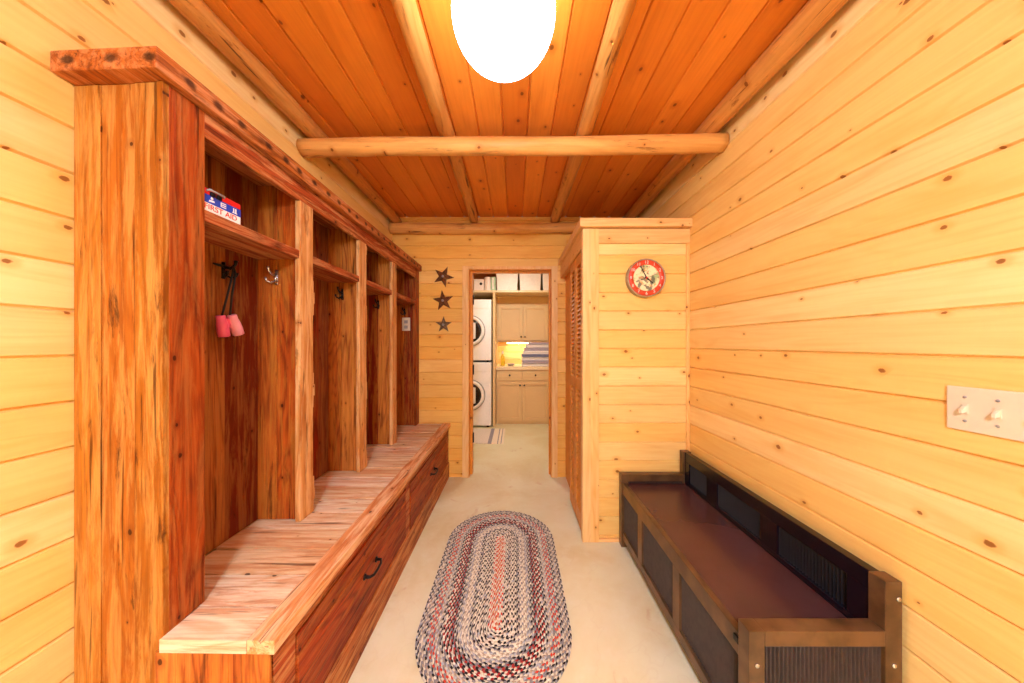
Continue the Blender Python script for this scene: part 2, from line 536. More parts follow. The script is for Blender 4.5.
# doorway: jambs, stop, casing and hinges
mb = MB()
mb.box(DX0 - 0.02, DX0, YF - 0.004, YF + FT, 0, DZ + 0.02)
mb.box(DX1, DX1 + 0.02, YF - 0.004, YF + FT, 0, DZ + 0.02)
mb.box(DX0, DX1, YF - 0.004, YF + FT, DZ, DZ + 0.02)
door1 = struct(mb, 'door_1', M['pine_vy'])
mb = MB()
mb.box(DX0, DX0 + 0.022, YF + 0.06, YF + 0.13, 0, DZ - 0.012, 0.002)
mb.box(DX1 - 0.014, DX1, YF + 0.06, YF + 0.10, 0, DZ - 0.012, 0.002)
mb.box(DX0, DX1, YF + 0.06, YF + 0.10, DZ - 0.012, DZ, 0.002)
struct(mb, 'door_stop', M['pine_vy'], door1)
mb = MB()
mb.box(DX0 - 0.066, DX0 - 0.004, YF - 0.02, YF, 0, DZ + 0.034, 0.003)
mb.box(DX1 + 0.004, DX1 + 0.062, YF - 0.02, YF, 0, DZ + 0.034, 0.003)
mb.box(DX0 - 0.004, DX1 + 0.004, YF - 0.02, YF, DZ + 0.004, DZ + 0.032, 0.003)
struct(mb, 'door_casing', M['pine_v'], door1)
for hz in (1.76, 1.05, 0.36):
    mb = MB()
    mb.box(DX0 + 0.0225, DX0 + 0.0265, YF + 0.075, YF + 0.125, hz - 0.045, hz + 0.045, 0.001)
    mb.tube([(DX0 + 0.027, YF + 0.1, hz - 0.05), (DX0 + 0.027, YF + 0.1, hz + 0.05)], 0.007, 10)
    tag(struct(mb, 'hinge', M['black'], door1), 'black butt hinge')

# closet in the corner
CY, CX = 2.087, 0.447
CZT = 2.08
mb = MB()
planked(mb, lambda t, d, a: (a, CY - d, t), 0.0, CZT - 0.01, CX + 0.02, XR, thick=0.05)
struct(mb, 'wall_closet', M['wall_x'])
mb = MB()   # corner post
mb.box(CX, CX + 0.108, CY - 0.02, CY + 0.03, 0, CZT - 0.005, 0.003)
struct(mb, 'trim_1', M['pine_v'])
mb = MB()   # frieze board and corner bead
mb.box(CX + 0.108, XR, CY - 0.016, CY, CZT - 0.10, CZT - 0.005, 0.003)
struct(mb, 'trim_2', M['pine_hx'])
mb = MB(); mb.box(XR - 0.022, XR, CY - 0.012, CY, 0.03, CZT - 0.10, 0.003)
struct(mb, 'trim_3', M['pine_v'])
mb = MB(); mb.box(CX + 0.108, XR - 0.0, CY - 0.018, CY, 0, 0.022, 0.004)
struct(mb, 'baseboard_closet', M['pine_hx'])
mb = MB()   # cap board
mb.box(CX - 0.022, XR, CY - 0.045, CY + 0.12, CZT, CZT + 0.055, 0.004)
mb.box(CX - 0.022, CX + 0.12, CY + 0.12, YF, CZT, CZT + 0.055, 0.004)
struct(mb, 'trim_4', M['pine_hx'])
mb = MB()   # header over the closet doors
mb.box(CX, CX + 0.04, CY + 0.03, YF, 1.955, CZT)
struct(mb, 'trim_5', M['pine_hy'])
mb = MB()   # plain board beside the doors
mb.box(CX + 0.05, CX + 0.075, 2.66, YF, 0, 1.99, 0.003)
mb.box(CX + 0.02, CX + 0.05, 2.62, 2.66, 0, 1.955, 0.003)
struct(mb, 'wall_closet_side', M['pine_vy'])

# louvered bifold leaves
d2 = bpy.data.objects.new('door_2', None); C.objects.link(d2); d2.location = (CX, CY + 0.05, 0)
d2['kind'] = 'structure'
for ya in (CY + 0.035, CY + 0.265):
    yb = ya + 0.225
    mb = MB()
    x0, x1 = CX + 0.006, CX + 0.034
    for a, b in ((ya, ya + 0.04), (yb - 0.04, yb)):
        mb.box(x0, x1, a, b, 0.03, 1.945, 0.002)
    for a, b in ((0.03, 0.14), (0.98, 1.06), (1.875, 1.945)):
        mb.box(x0, x1, ya + 0.04, yb - 0.04, a, b, 0.002)
    leaf = struct(mb, 'door_leaf', M['pine_vy'], d2)
    mb = MB()
    for za, zb in ((0.14, 0.98), (1.06, 1.875)):
        nsl = int((zb - za) / 0.032)
        for i in range(nsl):
            z = za + (i + 0.5) * (zb - za) / nsl
            mb.hexa([(x0 + 0.002, ya + 0.04, z - 0.016), (x0 + 0.004, ya + 0.04, z - 0.021), (x0 + 0.004, yb - 0.04, z - 0.021), (x0 + 0.002, yb - 0.04, z - 0.016),
                     (x1 - 0.004, ya + 0.04, z + 0.016), (x1 - 0.001, ya + 0.04, z + 0.011), (x1 - 0.001, yb - 0.04, z + 0.011), (x1 - 0.004, yb - 0.04, z + 0.016)])
    struct(mb, 'louvers', M['pine_vy'], leaf)

# ------------------------------------------------------------------ logs under the ceiling
def log(name, p0, p1, r0, r1, mat, label, amp=0.006, seed=1, flat_top=False):
    rr = random.Random(seed)
    p0, p1 = Vector(p0), Vector(p1)
    d = p1 - p0; L = d.length; d.normalize()
    a = d.cross(Vector((0, 0, 1))).normalized(); b = a.cross(d)
    n, m = 28, max(30, int(L / 0.04))
    ph = [rr.uniform(0, 6) for _ in range(8)]
    bumps = [(rr.uniform(0, 1), rr.uniform(0, 2 * PI), rr.uniform(0.003, 0.009)) for _ in range(int(L * 5))]
    mb = MB(); rings = []
    for i in range(m + 1):
        t = i / m
        c = p0 + d * (t * L) + a * (amp * math.sin(3 * t * L + ph[0])) + b * (amp * 0.5 * math.sin(2.3 * t * L + ph[1]))
        ring = []
        for k in range(n):
            th = 2 * PI * k / n
            r = r0 + (r1 - r0) * t
            r *= 1 + 0.035 * math.sin(2 * th + ph[2] + t * L * 1.5) + 0.025 * math.sin(5 * th + ph[3] + t * L * 3) + 0.02 * math.sin(t * L * 9 + th * 3 + ph[4])
            for bt, bth, bh in bumps:
                dt = (t - bt) * L / 0.03
                if abs(dt) < 2.5:
                    da = (math.atan2(math.sin(th - bth), math.cos(th - bth))) / 0.4
                    r += bh * math.exp(-dt * dt - da * da)
            ring.append(mb.bm.verts.new(c + a * (r * math.cos(th)) + b * (r * math.sin(th))))
        rings.append(ring)
    for i in range(m):
        for k in range(n):
            f = mb.face([rings[i][k], rings[i][(k + 1) % n], rings[i + 1][(k + 1) % n], rings[i + 1][k]])
            f.smooth = True
    mb.face(rings[0]); mb.face(rings[-1])
    return tag(mb.build(name, mat), label, 'ceiling beam', 'peeled logs under the ceiling')

ZL = 2.518
log('ceiling_log', (-0.375, YB + 0.01, ZL), (-0.395, YF - 0.01, ZL), 0.037, 0.042, M['log_y'], 'peeled log along the ceiling between globe lamp and coat lockers', seed=3)
log('ceiling_log', (0.375, YB + 0.01, ZL), (0.395, YF - 0.01, ZL), 0.036, 0.044, M['log_y'], 'peeled log along the ceiling, from beside the globe lamp to above the closet doors', seed=9)
log('ceiling_log', (-1.135, YB + 0.01, ZL - 0.005), (-1.15, YF - 0.01, ZL - 0.005), 0.045, 0.045, M['log_y'], 'peeled log along the ceiling edge directly above the reclaimed timber lockers', seed=12)
log('ceiling_log', (1.09, YB + 0.01, ZL - 0.005), (1.085, YF - 0.01, ZL - 0.005), 0.05, 0.05, M['log_y'], 'cracked log along the ceiling edge above the wall with the metal bench', seed=20)
log('ceiling_log', (XL + 0.004, 1.775, 2.42), (XR - 0.004, 1.735, 2.425), 0.048, 0.046, M['log_x'], 'pale peeled log crossing the room below the other ceiling logs', seed=31)
log('ceiling_log', (XL + 0.004, YF - 0.052, 2.43), (XR - 0.004, YF - 0.052, 2.43), 0.05, 0.05, M['log_x'], 'log along the top of the far wall above the doorway', seed=44)

# ------------------------------------------------------------------ globe lamps
def globe_lamp(x, y, mat, label):
    R_, zc = 0.164, 2.362
    t = empty('globe_lamp', (x, y, ZC), label, 'ceiling light')
    mb = MB()
    prof = [(R_ * math.sin(PI * i / 32), -R_ * math.cos(PI * i / 32)) for i in range(31)]
    mb.lathe(prof, (x, y, zc), 'Z', 64)
    mb.build('glass_globe', mat, t)
    mb = MB()
    mb.lathe([(0, -0.001), (0.085, -0.001), (0.085, -0.012), (0.07, -0.022), (0.055, -0.028), (0.055, -0.042), (0, -0.042)], (x, y, ZC), 'Z', 48)
    mb.build('fitter', M['white'], t)
globe_lamp(-0.036, 1.0, M['globe'], 'lit white globe lamp on the board ceiling in front of the cross log')
# the lamp behind the photographer: opal bowl, opaque dome added to keep light off the upper walls
t = empty('unseen_pendant', (-0.1, -1.0, ZC), 'lit pendant lamp behind the photographer, with a dome added to cut upward light', 'ceiling light')
zc, R_ = 2.17, 0.175
mb = MB(); mb.lathe([(0, -R_ * 0.9)] + [(R_ * math.sin(PI * i / 32), -R_ * 0.9 * math.cos(PI * i / 32)) for i in range(1, 17)], (-0.1, -1.0, zc), 'Z', 48)
mb.build('glass_bowl', M['globe_back'], t)
mb = MB(); mb.lathe([(0.21, -0.02), (0.20, 0.03), (0.16, 0.10), (0.09, 0.15), (0.04, 0.165), (0.035, 0.21), (0, 0.21), (0, 0.205), (0.03, 0.20), (0.03, 0.16), (0.085, 0.145), (0.155, 0.095), (0.195, 0.025), (0.205, -0.02), (0.21, -0.02)], (-0.1, -1.0, zc), 'Z', 48)
mb.build('added_dome', M['white'], t)
mb = MB(); mb.tube([(-0.1, -1.0, zc + 0.21), (-0.1, -1.0, ZC - 0.001)], 0.006, 10)
mb.build('stem', M['black'], t)

# ------------------------------------------------------------------ coat lockers of reclaimed timber
UX = -0.945           # face of the stiles
UB = -1.15            # face of the back boards
SZ = 0.53             # bench seat height
lk = empty('coat_lockers', (-1.08, 1.95, 0), 'tall open coat lockers of reclaimed orange-brown timber along the wall', 'lockers')
stiles = [(0.85, 0.954), (1.376, 1.464), (1.905, 1.99), (2.41, 2.497), (2.985, YF - 0.003)]
mb = MB()
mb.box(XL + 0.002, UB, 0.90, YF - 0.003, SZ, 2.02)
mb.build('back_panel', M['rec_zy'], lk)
# near end panel: three upright boards and a narrow edge board, slightly skewed
mb = MB()
ex = [XL + 0.002, -1.128, -1.030, -0.966, UX]
dy = lambda x: 0.857 - (x - XL) / (UX - XL) * 0.014
for i in range(4):
    a, b = ex[i] + (0.0008 if i else 0), ex[i + 1] - 0.0008
    off = (0.0, 0.0015, -0.001, -0.003)[i]
    mb.hexa([(a, dy(a) + off, 0), (b, dy(b) + off, 0), (b, 0.90, 0), (a, 0.90, 0), (a, dy(a) + off, 2.02), (b, dy(b) + off, 2.02), (b, 0.90, 2.02), (a, 0.90, 2.02)], 0.0015)
mb.build('end_panel', M['rec_end'], lk)
for i, (a, b) in enumerate(stiles):
    mb = MB()
    z0 = SZ
    z1 = 2.02 if i in (0, 4) else 1.945
    if i == 0:
        mb.box(UX - 0.022, UX, a + 0.005, b, z0, z1, 0.002)
    else:
        mb.box(UX - 0.022, UX + 0.001, a, b, z0, z1, 0.003)
        if i in (1, 2):     # waney live edge strip
            r2 = random.Random(i)
            for q in range(26):
                zz = SZ + q * 0.054
                e = max(0, 0.012 * math.sin(q * 0.7 + i) + r2.uniform(-0.004, 0.006))
                if e > 0.003:
                    mb.box(UX - 0.018, UX - 0.001, b - 0.001, b + e, zz, zz + 0.054, 0.002)
    mb.build('stile', M['rec_stile'] if i in (0, 4) else M['rec_stile_pale'], lk)
mb = MB()
mb.box(UX - 0.022, UX - 0.001, 0.954, 2.985, 1.945, 2.02, 0.002)
mb.build('top_rail', M['rec_y'], lk)
mb = MB()
cx = UX + 0.028
mb.hexa([(XL + 0.002, 0.812, 2.022), (cx, 0.80, 2.022), (cx, YF - 0.003, 2.022), (XL + 0.002, YF - 0.003, 2.022),
         (XL + 0.002, 0.812, 2.076), (cx, 0.80, 2.078), (cx, YF - 0.003, 2.078), (XL + 0.002, YF - 0.003, 2.078)], 0.004)
mb.build('cornice', M['rec_cornice'], lk)
parts_y = []
for i in range(1, 5):
    a, b = stiles[i]
    ya = a + 0.022
    yb = ya + 0.03
    parts_y.append(ya)
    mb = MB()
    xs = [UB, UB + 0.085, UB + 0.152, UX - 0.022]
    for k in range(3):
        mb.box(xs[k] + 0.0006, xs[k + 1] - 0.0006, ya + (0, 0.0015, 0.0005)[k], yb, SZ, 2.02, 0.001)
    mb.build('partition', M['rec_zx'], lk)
ysh = [0.90] + [p + 0.03 for p in parts_y]
for i in range(4):
    mb = MB()
    mb.box(UB, UX - 0.003, ysh[i] + (0.055 if i == 0 else 0.0), parts_y[i], 1.69, 1.725, 0.002)
    mb.build('shelf', M['rec_shelf'], lk)

def hook(base, nrm, side, mat, long_bar):
    """forged double hook: a back plate, an upper and a lower curled prong"""
    base, nrm, side = Vector(base), Vector(nrm), Vector(side)
    Z = Vector((0, 0, 1))
    mb = MB()
    mb.tube([base + Z * -0.035, base + Z * -0.02 + nrm * .002, base + Z * 0.03 + nrm * .002], 0.007, 8)
    if long_bar:
        mb.tube([base + side * -0.045 + nrm * 0.006 + Z * 0.014, base + nrm * 0.01 + Z * 0.012, base + side * 0.045 + nrm * 0.006 + Z * 0.016], [0.004, 0.006, 0.004], 8)
    mb.tube([base + nrm * 0.004 + Z * 0.01, base + nrm * 0.03 + Z * 0.004, base + nrm * 0.05 + Z * 0.02, base + nrm * 0.052 + Z * 0.036], [0.005, 0.005, 0.005, 0.007], 8)
    for sg in (-1, 1):
        mb.tube([base + nrm * 0.004 - Z * 0.015, base + nrm * 0.022 - Z * 0.03 + side * 0.012 * sg, base + nrm * 0.036 - Z * 0.022 + side * 0.02 * sg, base + nrm * 0.038 - Z * 0.008 + side * 0.022 * sg],
                [0.004, 0.004, 0.004, 0.006], 8)
    return mb.build('coat_hook', mat, lk)

back_y = [1.232, 1.63, 2.15, 2.66]
for i, y in enumerate(back_y):
    hook((UB, y, 1.605), (1, 0, 0), (0, 1, 0), M['iron'], True)
for i, y in enumerate(parts_y):
    hook((-1.062, y, 1.612 if i == 0 else 1.62), (0, -1, 0), (1, 0, 0), M['steel'] if i == 0 else M['iron'], False)

# ------------------------------------------------------------------ bench of the lockers
BX = -0.635
bn = empty('storage_bench', (-0.8, 1.95, 0), 'long worn timber bench with two drawers below the coat lockers', 'bench')
YN0, YN1 = 0.848, 0.836        # skewed near end
mb = MB()
ys = [YN0]      # the first board runs out past the end panel
y = 0.937
while y < YF - 0.05:
    ys.append(y); y += 0.131
ys.append(YF - 0.003)
# boards run across; the ones behind the stiles reach the back
for i in range(len(ys) - 1):
    a, b = ys[i], ys[i + 1]
    a0, a1 = (a + 0.003, a + 0.003) if i else (0.830, 0.827)
    zz = SZ - 0.001 - 0.0015 * ((i * 7) % 3)
    xl = UB if a > 0.9 else -0.9442
    mb.hexa([(xl, a0, SZ - 0.036), (-0.711, a1, SZ - 0.036), (-0.711, b - 0.003, SZ - 0.036), (xl, b - 0.003, SZ - 0.036),
             (xl, a0, zz), (-0.711, a1, zz), (-0.711, b - 0.003, zz), (xl, b - 0.003, zz)], 0.0015)
mb.build('seat', M['rec_seat'], bn)
mb = MB()
mb.hexa([(-0.710, 0.827, SZ - 0.037), (BX, 0.825, SZ - 0.037), (BX, YF - 0.003, SZ - 0.037), (-0.710, YF - 0.003, SZ - 0.037),
         (-0.710, 0.827, SZ), (BX, 0.825, SZ), (BX, YF - 0.003, SZ), (-0.710, YF - 0.003, SZ)], 0.003)
mb.build('nosing', M['rec_nose'], bn)
mb = MB()
for a, b in ((-0.958, -0.862), (-0.862, -0.762), (-0.762, -0.652)):
    mb.box(a + 0.0006, b - 0.0006, 0.832, 0.8395, 0, SZ - 0.037, 0.0012)
mb.build('end_panel', M['rec_bx'], bn)
FX = -0.655
mb = MB()
for a, b in ((0.85, 0.935), (1.875, 1.945), (2.985, YF - 0.003)):
    mb.box(FX - 0.04, FX, a, b, 0.12, SZ - 0.037, 0.002)
mb.box(FX - 0.04, FX - 0.001, 0.935, 2.985, SZ - 0.085, SZ - 0.037, 0.002)
mb.build('face_frame', M['rec_y'], bn)
mb = MB(); mb.box(FX - 0.04, FX + 0.008, 0.85, YF - 0.003, 0, 0.15, 0.002)
mb.build('kick_rail', M['rec_kick'], bn)
mb = MB(); mb.box(UB, FX - 0.045, 0.91, YF - 0.003, 0.0, 0.48)
mb.build('carcass', M['rec_drawer'], bn)
for ya, yb in ((0.94, 1.87), (1.95, 2.98)):
    mb = MB()
    zs = [0.155, 0.265, 0.375, SZ - 0.09]
    for k in range(3):
        mb.box(FX - 0.03, FX + (0.003, 0.006, 0.002)[k], ya, yb, zs[k] + 0.001, zs[k + 1] - 0.001, 0.002)
    dr = mb.build('drawer', M['rec_drawer'], bn)
    yc = (ya + yb) / 2 if ya > 1.2 else 1.405
    zc = 0.308
    mb = MB()
    mb.tube([(FX + 0.004, yc - 0.055, zc), (FX + 0.03, yc - 0.055, zc), (FX + 0.037, yc - 0.035, zc - 0.006), (FX + 0.038, yc, zc - 0.008),
             (FX + 0.037, yc + 0.035, zc - 0.006), (FX + 0.03, yc + 0.055, zc), (FX + 0.004, yc + 0.055, zc)], [0.008, 0.006, 0.006, 0.0055, 0.006, 0.006, 0.008], 10)
    for sg in (-1, 1):
        mb.lathe([(0, 0), (0.013, 0), (0.011, 0.006), (0, 0.008)], (FX + 0.0055, yc + sg * 0.055, zc), 'X', 16)
    tag(mb.build('pull_handle', M['iron'], dr), 'dark iron bow pull')

# ------------------------------------------------------------------ first aid kit on the first shelf
fa = empty('first_aid_kit', (-0.97, 0.985, 1.725), 'red, white and blue first aid kit on the nearest locker shelf', 'first aid kit')
x0, x1, y0, y1, z0 = -1.05, -0.952, 0.94, 1.087, 1.7252
mb = MB(); mb.box(x0, x1, y0, y1, z0, z0 + 0.052, 0.003)
mb.build('case', M['paper'], fa)
mb = MB(); mb.box(x0, x1, y0, y1, z0 + 0.0525, z0 + 0.072, 0.004)
mb.build('lid', M['red'], fa)
mb = MB(); mb.box(x1 - 0.001, x1 + 0.0012, y0 + 0.002, y1 - 0.002, z0 + 0.0265, z0 + 0.051)
mb.build('blue_band', M['blue'], fa)
RX = Matrix(((0, 0, 1, 0), (1, 0, 0, 0), (0, 1, 0, 0), (0, 0, 0, 1)))     # text plane -> YZ plane facing +X
mb = MB()
t = text_bm('FIRST AID', 0.0235, 0.0005)
mb.merge(t, None, Matrix.Translation((x1 + 0.0006, (y0 + y1) / 2 + 0.001, z0 + 0.0145)) @ RX @ Matrix.Diagonal((1.12, 1.0, 1, 1)))
mb.build('lettering', M['red'], fa)
# three small white pictograms on the blue band
for k, yc in enumerate((0.982, 1.022, 1.061)):
    zc, X = z0 + 0.039, x1 + 0.0012
    mb = MB()
    if k == 0:
        mb.lathe([(0, 0), (0.004, 0), (0.004, 0.0008), (0, 0.0008)], (X, yc, zc + 0.005), 'X', 14)
        mb.hexa([(X, yc - 0.01, zc - 0.008), (X + .0008, yc - 0.01, zc - 0.008), (X + .0008, yc + 0.009, zc - 0.005), (X, yc + 0.009, zc - 0.005),
                 (X, yc - 0.008, zc - 0.002), (X + .0008, yc - 0.008, zc - 0.002), (X + .0008, yc + 0.007, zc), (X, yc + 0.007, zc)])
    elif k == 1:
        for dz in (0.006, 0.0, -0.006):
            mb.box(X, X + 0.0008, yc - 0.009, yc + 0.008, zc + dz - 0.0015, zc + dz + 0.0015)
        mb.box(X, X + 0.0008, yc - 0.011, yc - 0.008, zc - 0.0075, zc + 0.0075)
    else:
        for d_ in (-0.005, 0.003):
            mb.box(X, X + 0.0008, yc + d_, yc + d_ + 0.0035, zc - 0.006, zc + 0.008)
        mb.box(X, X + 0.0008, yc - 0.008, yc + 0.01, zc - 0.0085, zc - 0.006)
    mb.build('pictogram', M['paper'], fa)
mb = MB()
for yc in (0.985, 1.006):
    mb.box(x1 - 0.002, x1 + 0.006, yc - 0.009, yc + 0.006, z0 + 0.05, z0 + 0.063, 0.002)
mb.build('latch', M['black'], fa)
mb = MB()
mb.tube([(x1 - 0.002, 0.966, z0 + 0.062), (x1 + 0.006, 0.97, z0 + 0.067), (x1 + 0.006, 1.02, z0 + 0.067), (x1 - 0.002, 1.024, z0 + 0.062)], 0.003, 8)
mb.build('carry_handle', M['grey'], fa)

# ------------------------------------------------------------------ pink toy binoculars on the hook
by, bxk, bz = 1.203, UB + 0.045, 1.383
bi = empty('binoculars', (bxk, by, bz), 'small pink binoculars hanging by a black cord from a locker hook', 'binoculars')
def barrel(c, tilt, mat):
    t = bmesh.new()
    tb = MB()
    tb.lathe([(0, -0.052), (0.018, -0.052), (0.024, -0.049), (0.025, -0.02), (0.023, 0.01), (0.0195, 0.03), (0.0195, 0.05), (0.016, 0.053), (0, 0.053)], (0, 0, 0), 'Z', 28)
    bmesh.ops.scale(tb.bm, vec=(0.78, 0.78, 0.78), verts=list(tb.bm.verts))
    m = bpy.data.meshes.new('tmp'); tb.bm.to_mesh(m); tb.bm.free(); t.from_mesh(m); bpy.data.meshes.remove(m)
    mb = MB(); mb.merge(t, None, Matrix.Translation(c) @ Matrix.Rotation(tilt, 4, 'X'))
    return mb.build('barrel', mat, bi)
barrel((bxk - 0.002, by - 0.019, bz - 0.003), math.radians(11), M['pink'])
barrel((bxk + 0.010, by + 0.022, bz + 0.004), math.radians(22), M['pinkpale'])
mb = MB(); mb.box(bxk - 0.004, bxk + 0.010, by - 0.014, by + 0.012, bz + 0.0, bz + 0.026, 0.004)
mb.tube([(bxk + 0.004, by, bz - 0.01), (bxk + 0.004, by, bz + 0.034)], 0.006, 12)
mb.build('bridge', M['pink'], bi)
mb = MB()
hz = 1.598
for sg, yy in ((-1, by - 0.025), (1, by + 0.008)):
    mb.tube([(bxk + 0.002, yy, bz + 0.036), (bxk + 0.003, yy * 0.55 + 0.45 * 1.228, bz + 0.12), (UB + 0.048, 1.228 + sg * 0.006, hz - 0.01), (UB + 0.042, 1.232, hz + 0.026)], 0.0035, 8)
mb.build('cord', M['strap'], bi)

# ------------------------------------------------------------------ small plate in the last locker
sp = empty('switch_plate', (-1.04, parts_y[3], 1.50), 'small white switch plate inside the locker farthest from the camera', 'light switch')
py = parts_y[3]
mb = MB(); mb.box(-1.084, -1.006, py - 0.007, py - 0.0005, 1.437, 1.563, 0.003); mb.build('plate', M['plate'], sp)
for zc in (1.525, 1.475):
    mb = MB(); mb.box(-1.062, -1.028, py - 0.010, py - 0.006, zc - 0.018, zc + 0.012, 0.002); mb.build('rocker', M['grey'], sp)

# ------------------------------------------------------------------ switch plate on the right wall
ls = empty('light_switch', (XR, 0.74, 1.147), 'ivory wall switch plate with toggles on the board wall above the metal bench', 'light switch')
mb = MB(); mb.box(XR - 0.007, XR - 0.0003, 0.655, 0.837, 1.091, 1.2035, 0.003)
mb.build('plate', M['plate'], ls)
for yc in (0.802, 0.747, 0.692):
    mb = MB()
    mb.box(XR - 0.0085, XR - 0.0065, yc - 0.006, yc + 0.006, 1.135, 1.160, 0.001)
    mb.hexa([(XR - 0.020, yc - 0.004, 1.136), (XR - 0.008, yc - 0.0045, 1.140), (XR - 0.008, yc + 0.0045, 1.140), (XR - 0.020, yc + 0.004, 1.136),
             (XR - 0.019, yc - 0.004, 1.146), (XR - 0.008, yc - 0.0045, 1.156), (XR - 0.008, yc + 0.0045, 1.156), (XR - 0.019, yc + 0.004, 1.146)], 0.0015)
    mb.build('toggle', M['plate'], ls)
    for zc in (1.178, 1.117):
        mb = MB()
        mb.lathe([(0, -0.001), (0.0035, -0.0006), (0.0035, 0.001), (0, 0.001)], (XR - 0.0075, yc, zc), 'X', 12)
        mb.box(XR - 0.0092, XR - 0.0084, yc - 0.003, yc + 0.003, zc - 0.0006, zc + 0.0006, mi=0)
        mb.build('screw', M['grey'], ls)

# ------------------------------------------------------------------ metal stars on the far wall
def star(x, z, R_, a0, mat, label):
    mb = MB()
    yb = YF - 0.001
    out, back = [], []
    for k in range(10):
        r = R_ if k % 2 == 0 else R_ * 0.40
        a = math.radians(a0 + 36 * k)
        out.append(mb.bm.verts.new((x + r * math.cos(a), yb - (0.003 if k % 2 == 0 else 0.005), z + r * math.sin(a))))
        back.append(mb.bm.verts.new((x + r * math.cos(a), yb, z + r * math.sin(a))))
    c = mb.bm.verts.new((x, yb - 0.03, z))
    for k in range(10):
        mb.face([out[k], out[(k + 1) % 10], c]); mb.face([out[k], back[k], back[(k + 1) % 10], out[(k + 1) % 10]])
    mb.face(back)
    st = mb.build('metal_star', mat)
    tag(st, label, 'wall star', 'metal stars on the far wall')
    mb = MB()
    mb.lathe([(0, -0.006), (0.009, -0.004), (0.013, 0.004), (0.013, 0.012)], (x, yb - 0.028, z), 'Y', 16)
    tag(mb.build('rivet', M['grey'], st), 'grey centre rivet')
sx = lambda px: (px - 515) / 101.5
sz = lambda py_: CAMZ + (343.5 - py_) / 101.5
star(sx(443.4), sz(276.8), 0.108, 67, M['rust'], 'brown metal star, uppermost of the three on the far wall')
star(sx(443.2), sz(300.8), 0.106, 25, M['rust'], 'brown metal star between the other two stars on the wall')
star(sx(443.7), sz(324.8), 0.084, 90, M['rustgrey'], 'smallest and greyest metal star, lowest of the three')

# ------------------------------------------------------------------ wall clock on the closet
kx, kz = 0.859, 1.744
yw = CY - 0.0005
ck = empty('wall_clock', (kx, yw, kz), 'round wall clock with red number ring on the pine closet wall', 'clock')
mb = MB()
mb.lathe([(0.0, 0.0), (0.124, 0.0), (0.126, -0.006), (0.124, -0.038), (0.126, -0.044), (0.122, -0.048), (0.117, -0.044), (0.117, -0.041), (0, -0.041)], (kx, yw, kz), 'Y', 64)
mb.build('case', M['zinc'], ck)
mb = MB(); mb.lathe([(0.086, -0.0415), (0.086, -0.0425), (0.117, -0.0425), (0.117, -0.0415)], (kx, yw, kz), 'Y', 64)
mb.build('number_ring', M['clockred'], ck)
def dial_mat():
    N = NT('printed_dial')
    tc = N.n('ShaderNodeNewGeometry')
    a = N.noise(tc.outputs['Position'], 30, 4, 0.6, 0.5)
    b = N.noise(tc.outputs['Position'], 15, 3, 0.5, 0.3)
    c = N.noise(tc.outputs['Position'], 33, 3, 0.6, 0.8)
    col = N.mix(N.mr(b, 0.45, 0.6), hx('#efe8c0'), hx('#a9c48c'))
    col = N.mix(N.mr(a, 0.51, 0.57, 0, 0.85), col, hx('#5a5a52'))
    col = N.mix(N.mr(c, 0.56, 0.62, 0, 0.8), col, hx('#d9a05a'))
    N.put(N.b.inputs['Base Color'], col); N.b.inputs['Roughness'].default_value = 0.35
    return N.m
mb = MB(); mb.lathe([(0, -0.042), (0.0865, -0.042)], (kx, yw, kz), 'Y', 64)
mb.build('dial', dial_mat(), ck)
RYF = Matrix(((1, 0, 0, 0), (0, 0, -1, 0), (0, 1, 0, 0), (0, 0, 0, 1)))    # text plane -> XZ plane facing -Y
for h in range(1, 13):
    mb = MB()
    a = math.radians(90 - 30 * h)
    t = text_bm(str(h), 0.028, 0.0004)
    mb.merge(t, None, Matrix.Translation((kx + 0.1015 * math.cos(a), yw - 0.0431, kz + 0.1015 * math.sin(a))) @ RYF)
    mb.build('numeral', M['paper'], ck)
def hand(name, ang, length, tail, w, dd, mat=None):
    a = math.radians(ang)
    d = Vector((math.cos(a), 0, math.sin(a))); p = Vector((-math.sin(a), 0, math.cos(a)))
    c = Vector((kx, yw - dd, kz))
    e = Vector((0, -0.001, 0))
    q = [c - d * tail - p * w, c - d * tail + p * w, c + d * length + p * w * 0.35, c + d * length - p * w * 0.35]
    mb = MB(); mb.hexa(q + [v + e for v in q]); mb.build(name, mat or M['black'], ck)
hand('minute_hand', 118, 0.088, 0.014, 0.0045, 0.0445)
hand('hour_hand', -40, 0.058, 0.012, 0.006, 0.0435)
hand('second_hand', 19, 0.082, 0.05, 0.0015, 0.0455)
mb = MB(); mb.lathe([(0.006, -0.042), (0.006, -0.048), (0, -0.048)], (kx, yw, kz), 'Y', 16)
mb.build('pivot', M['red'], ck)

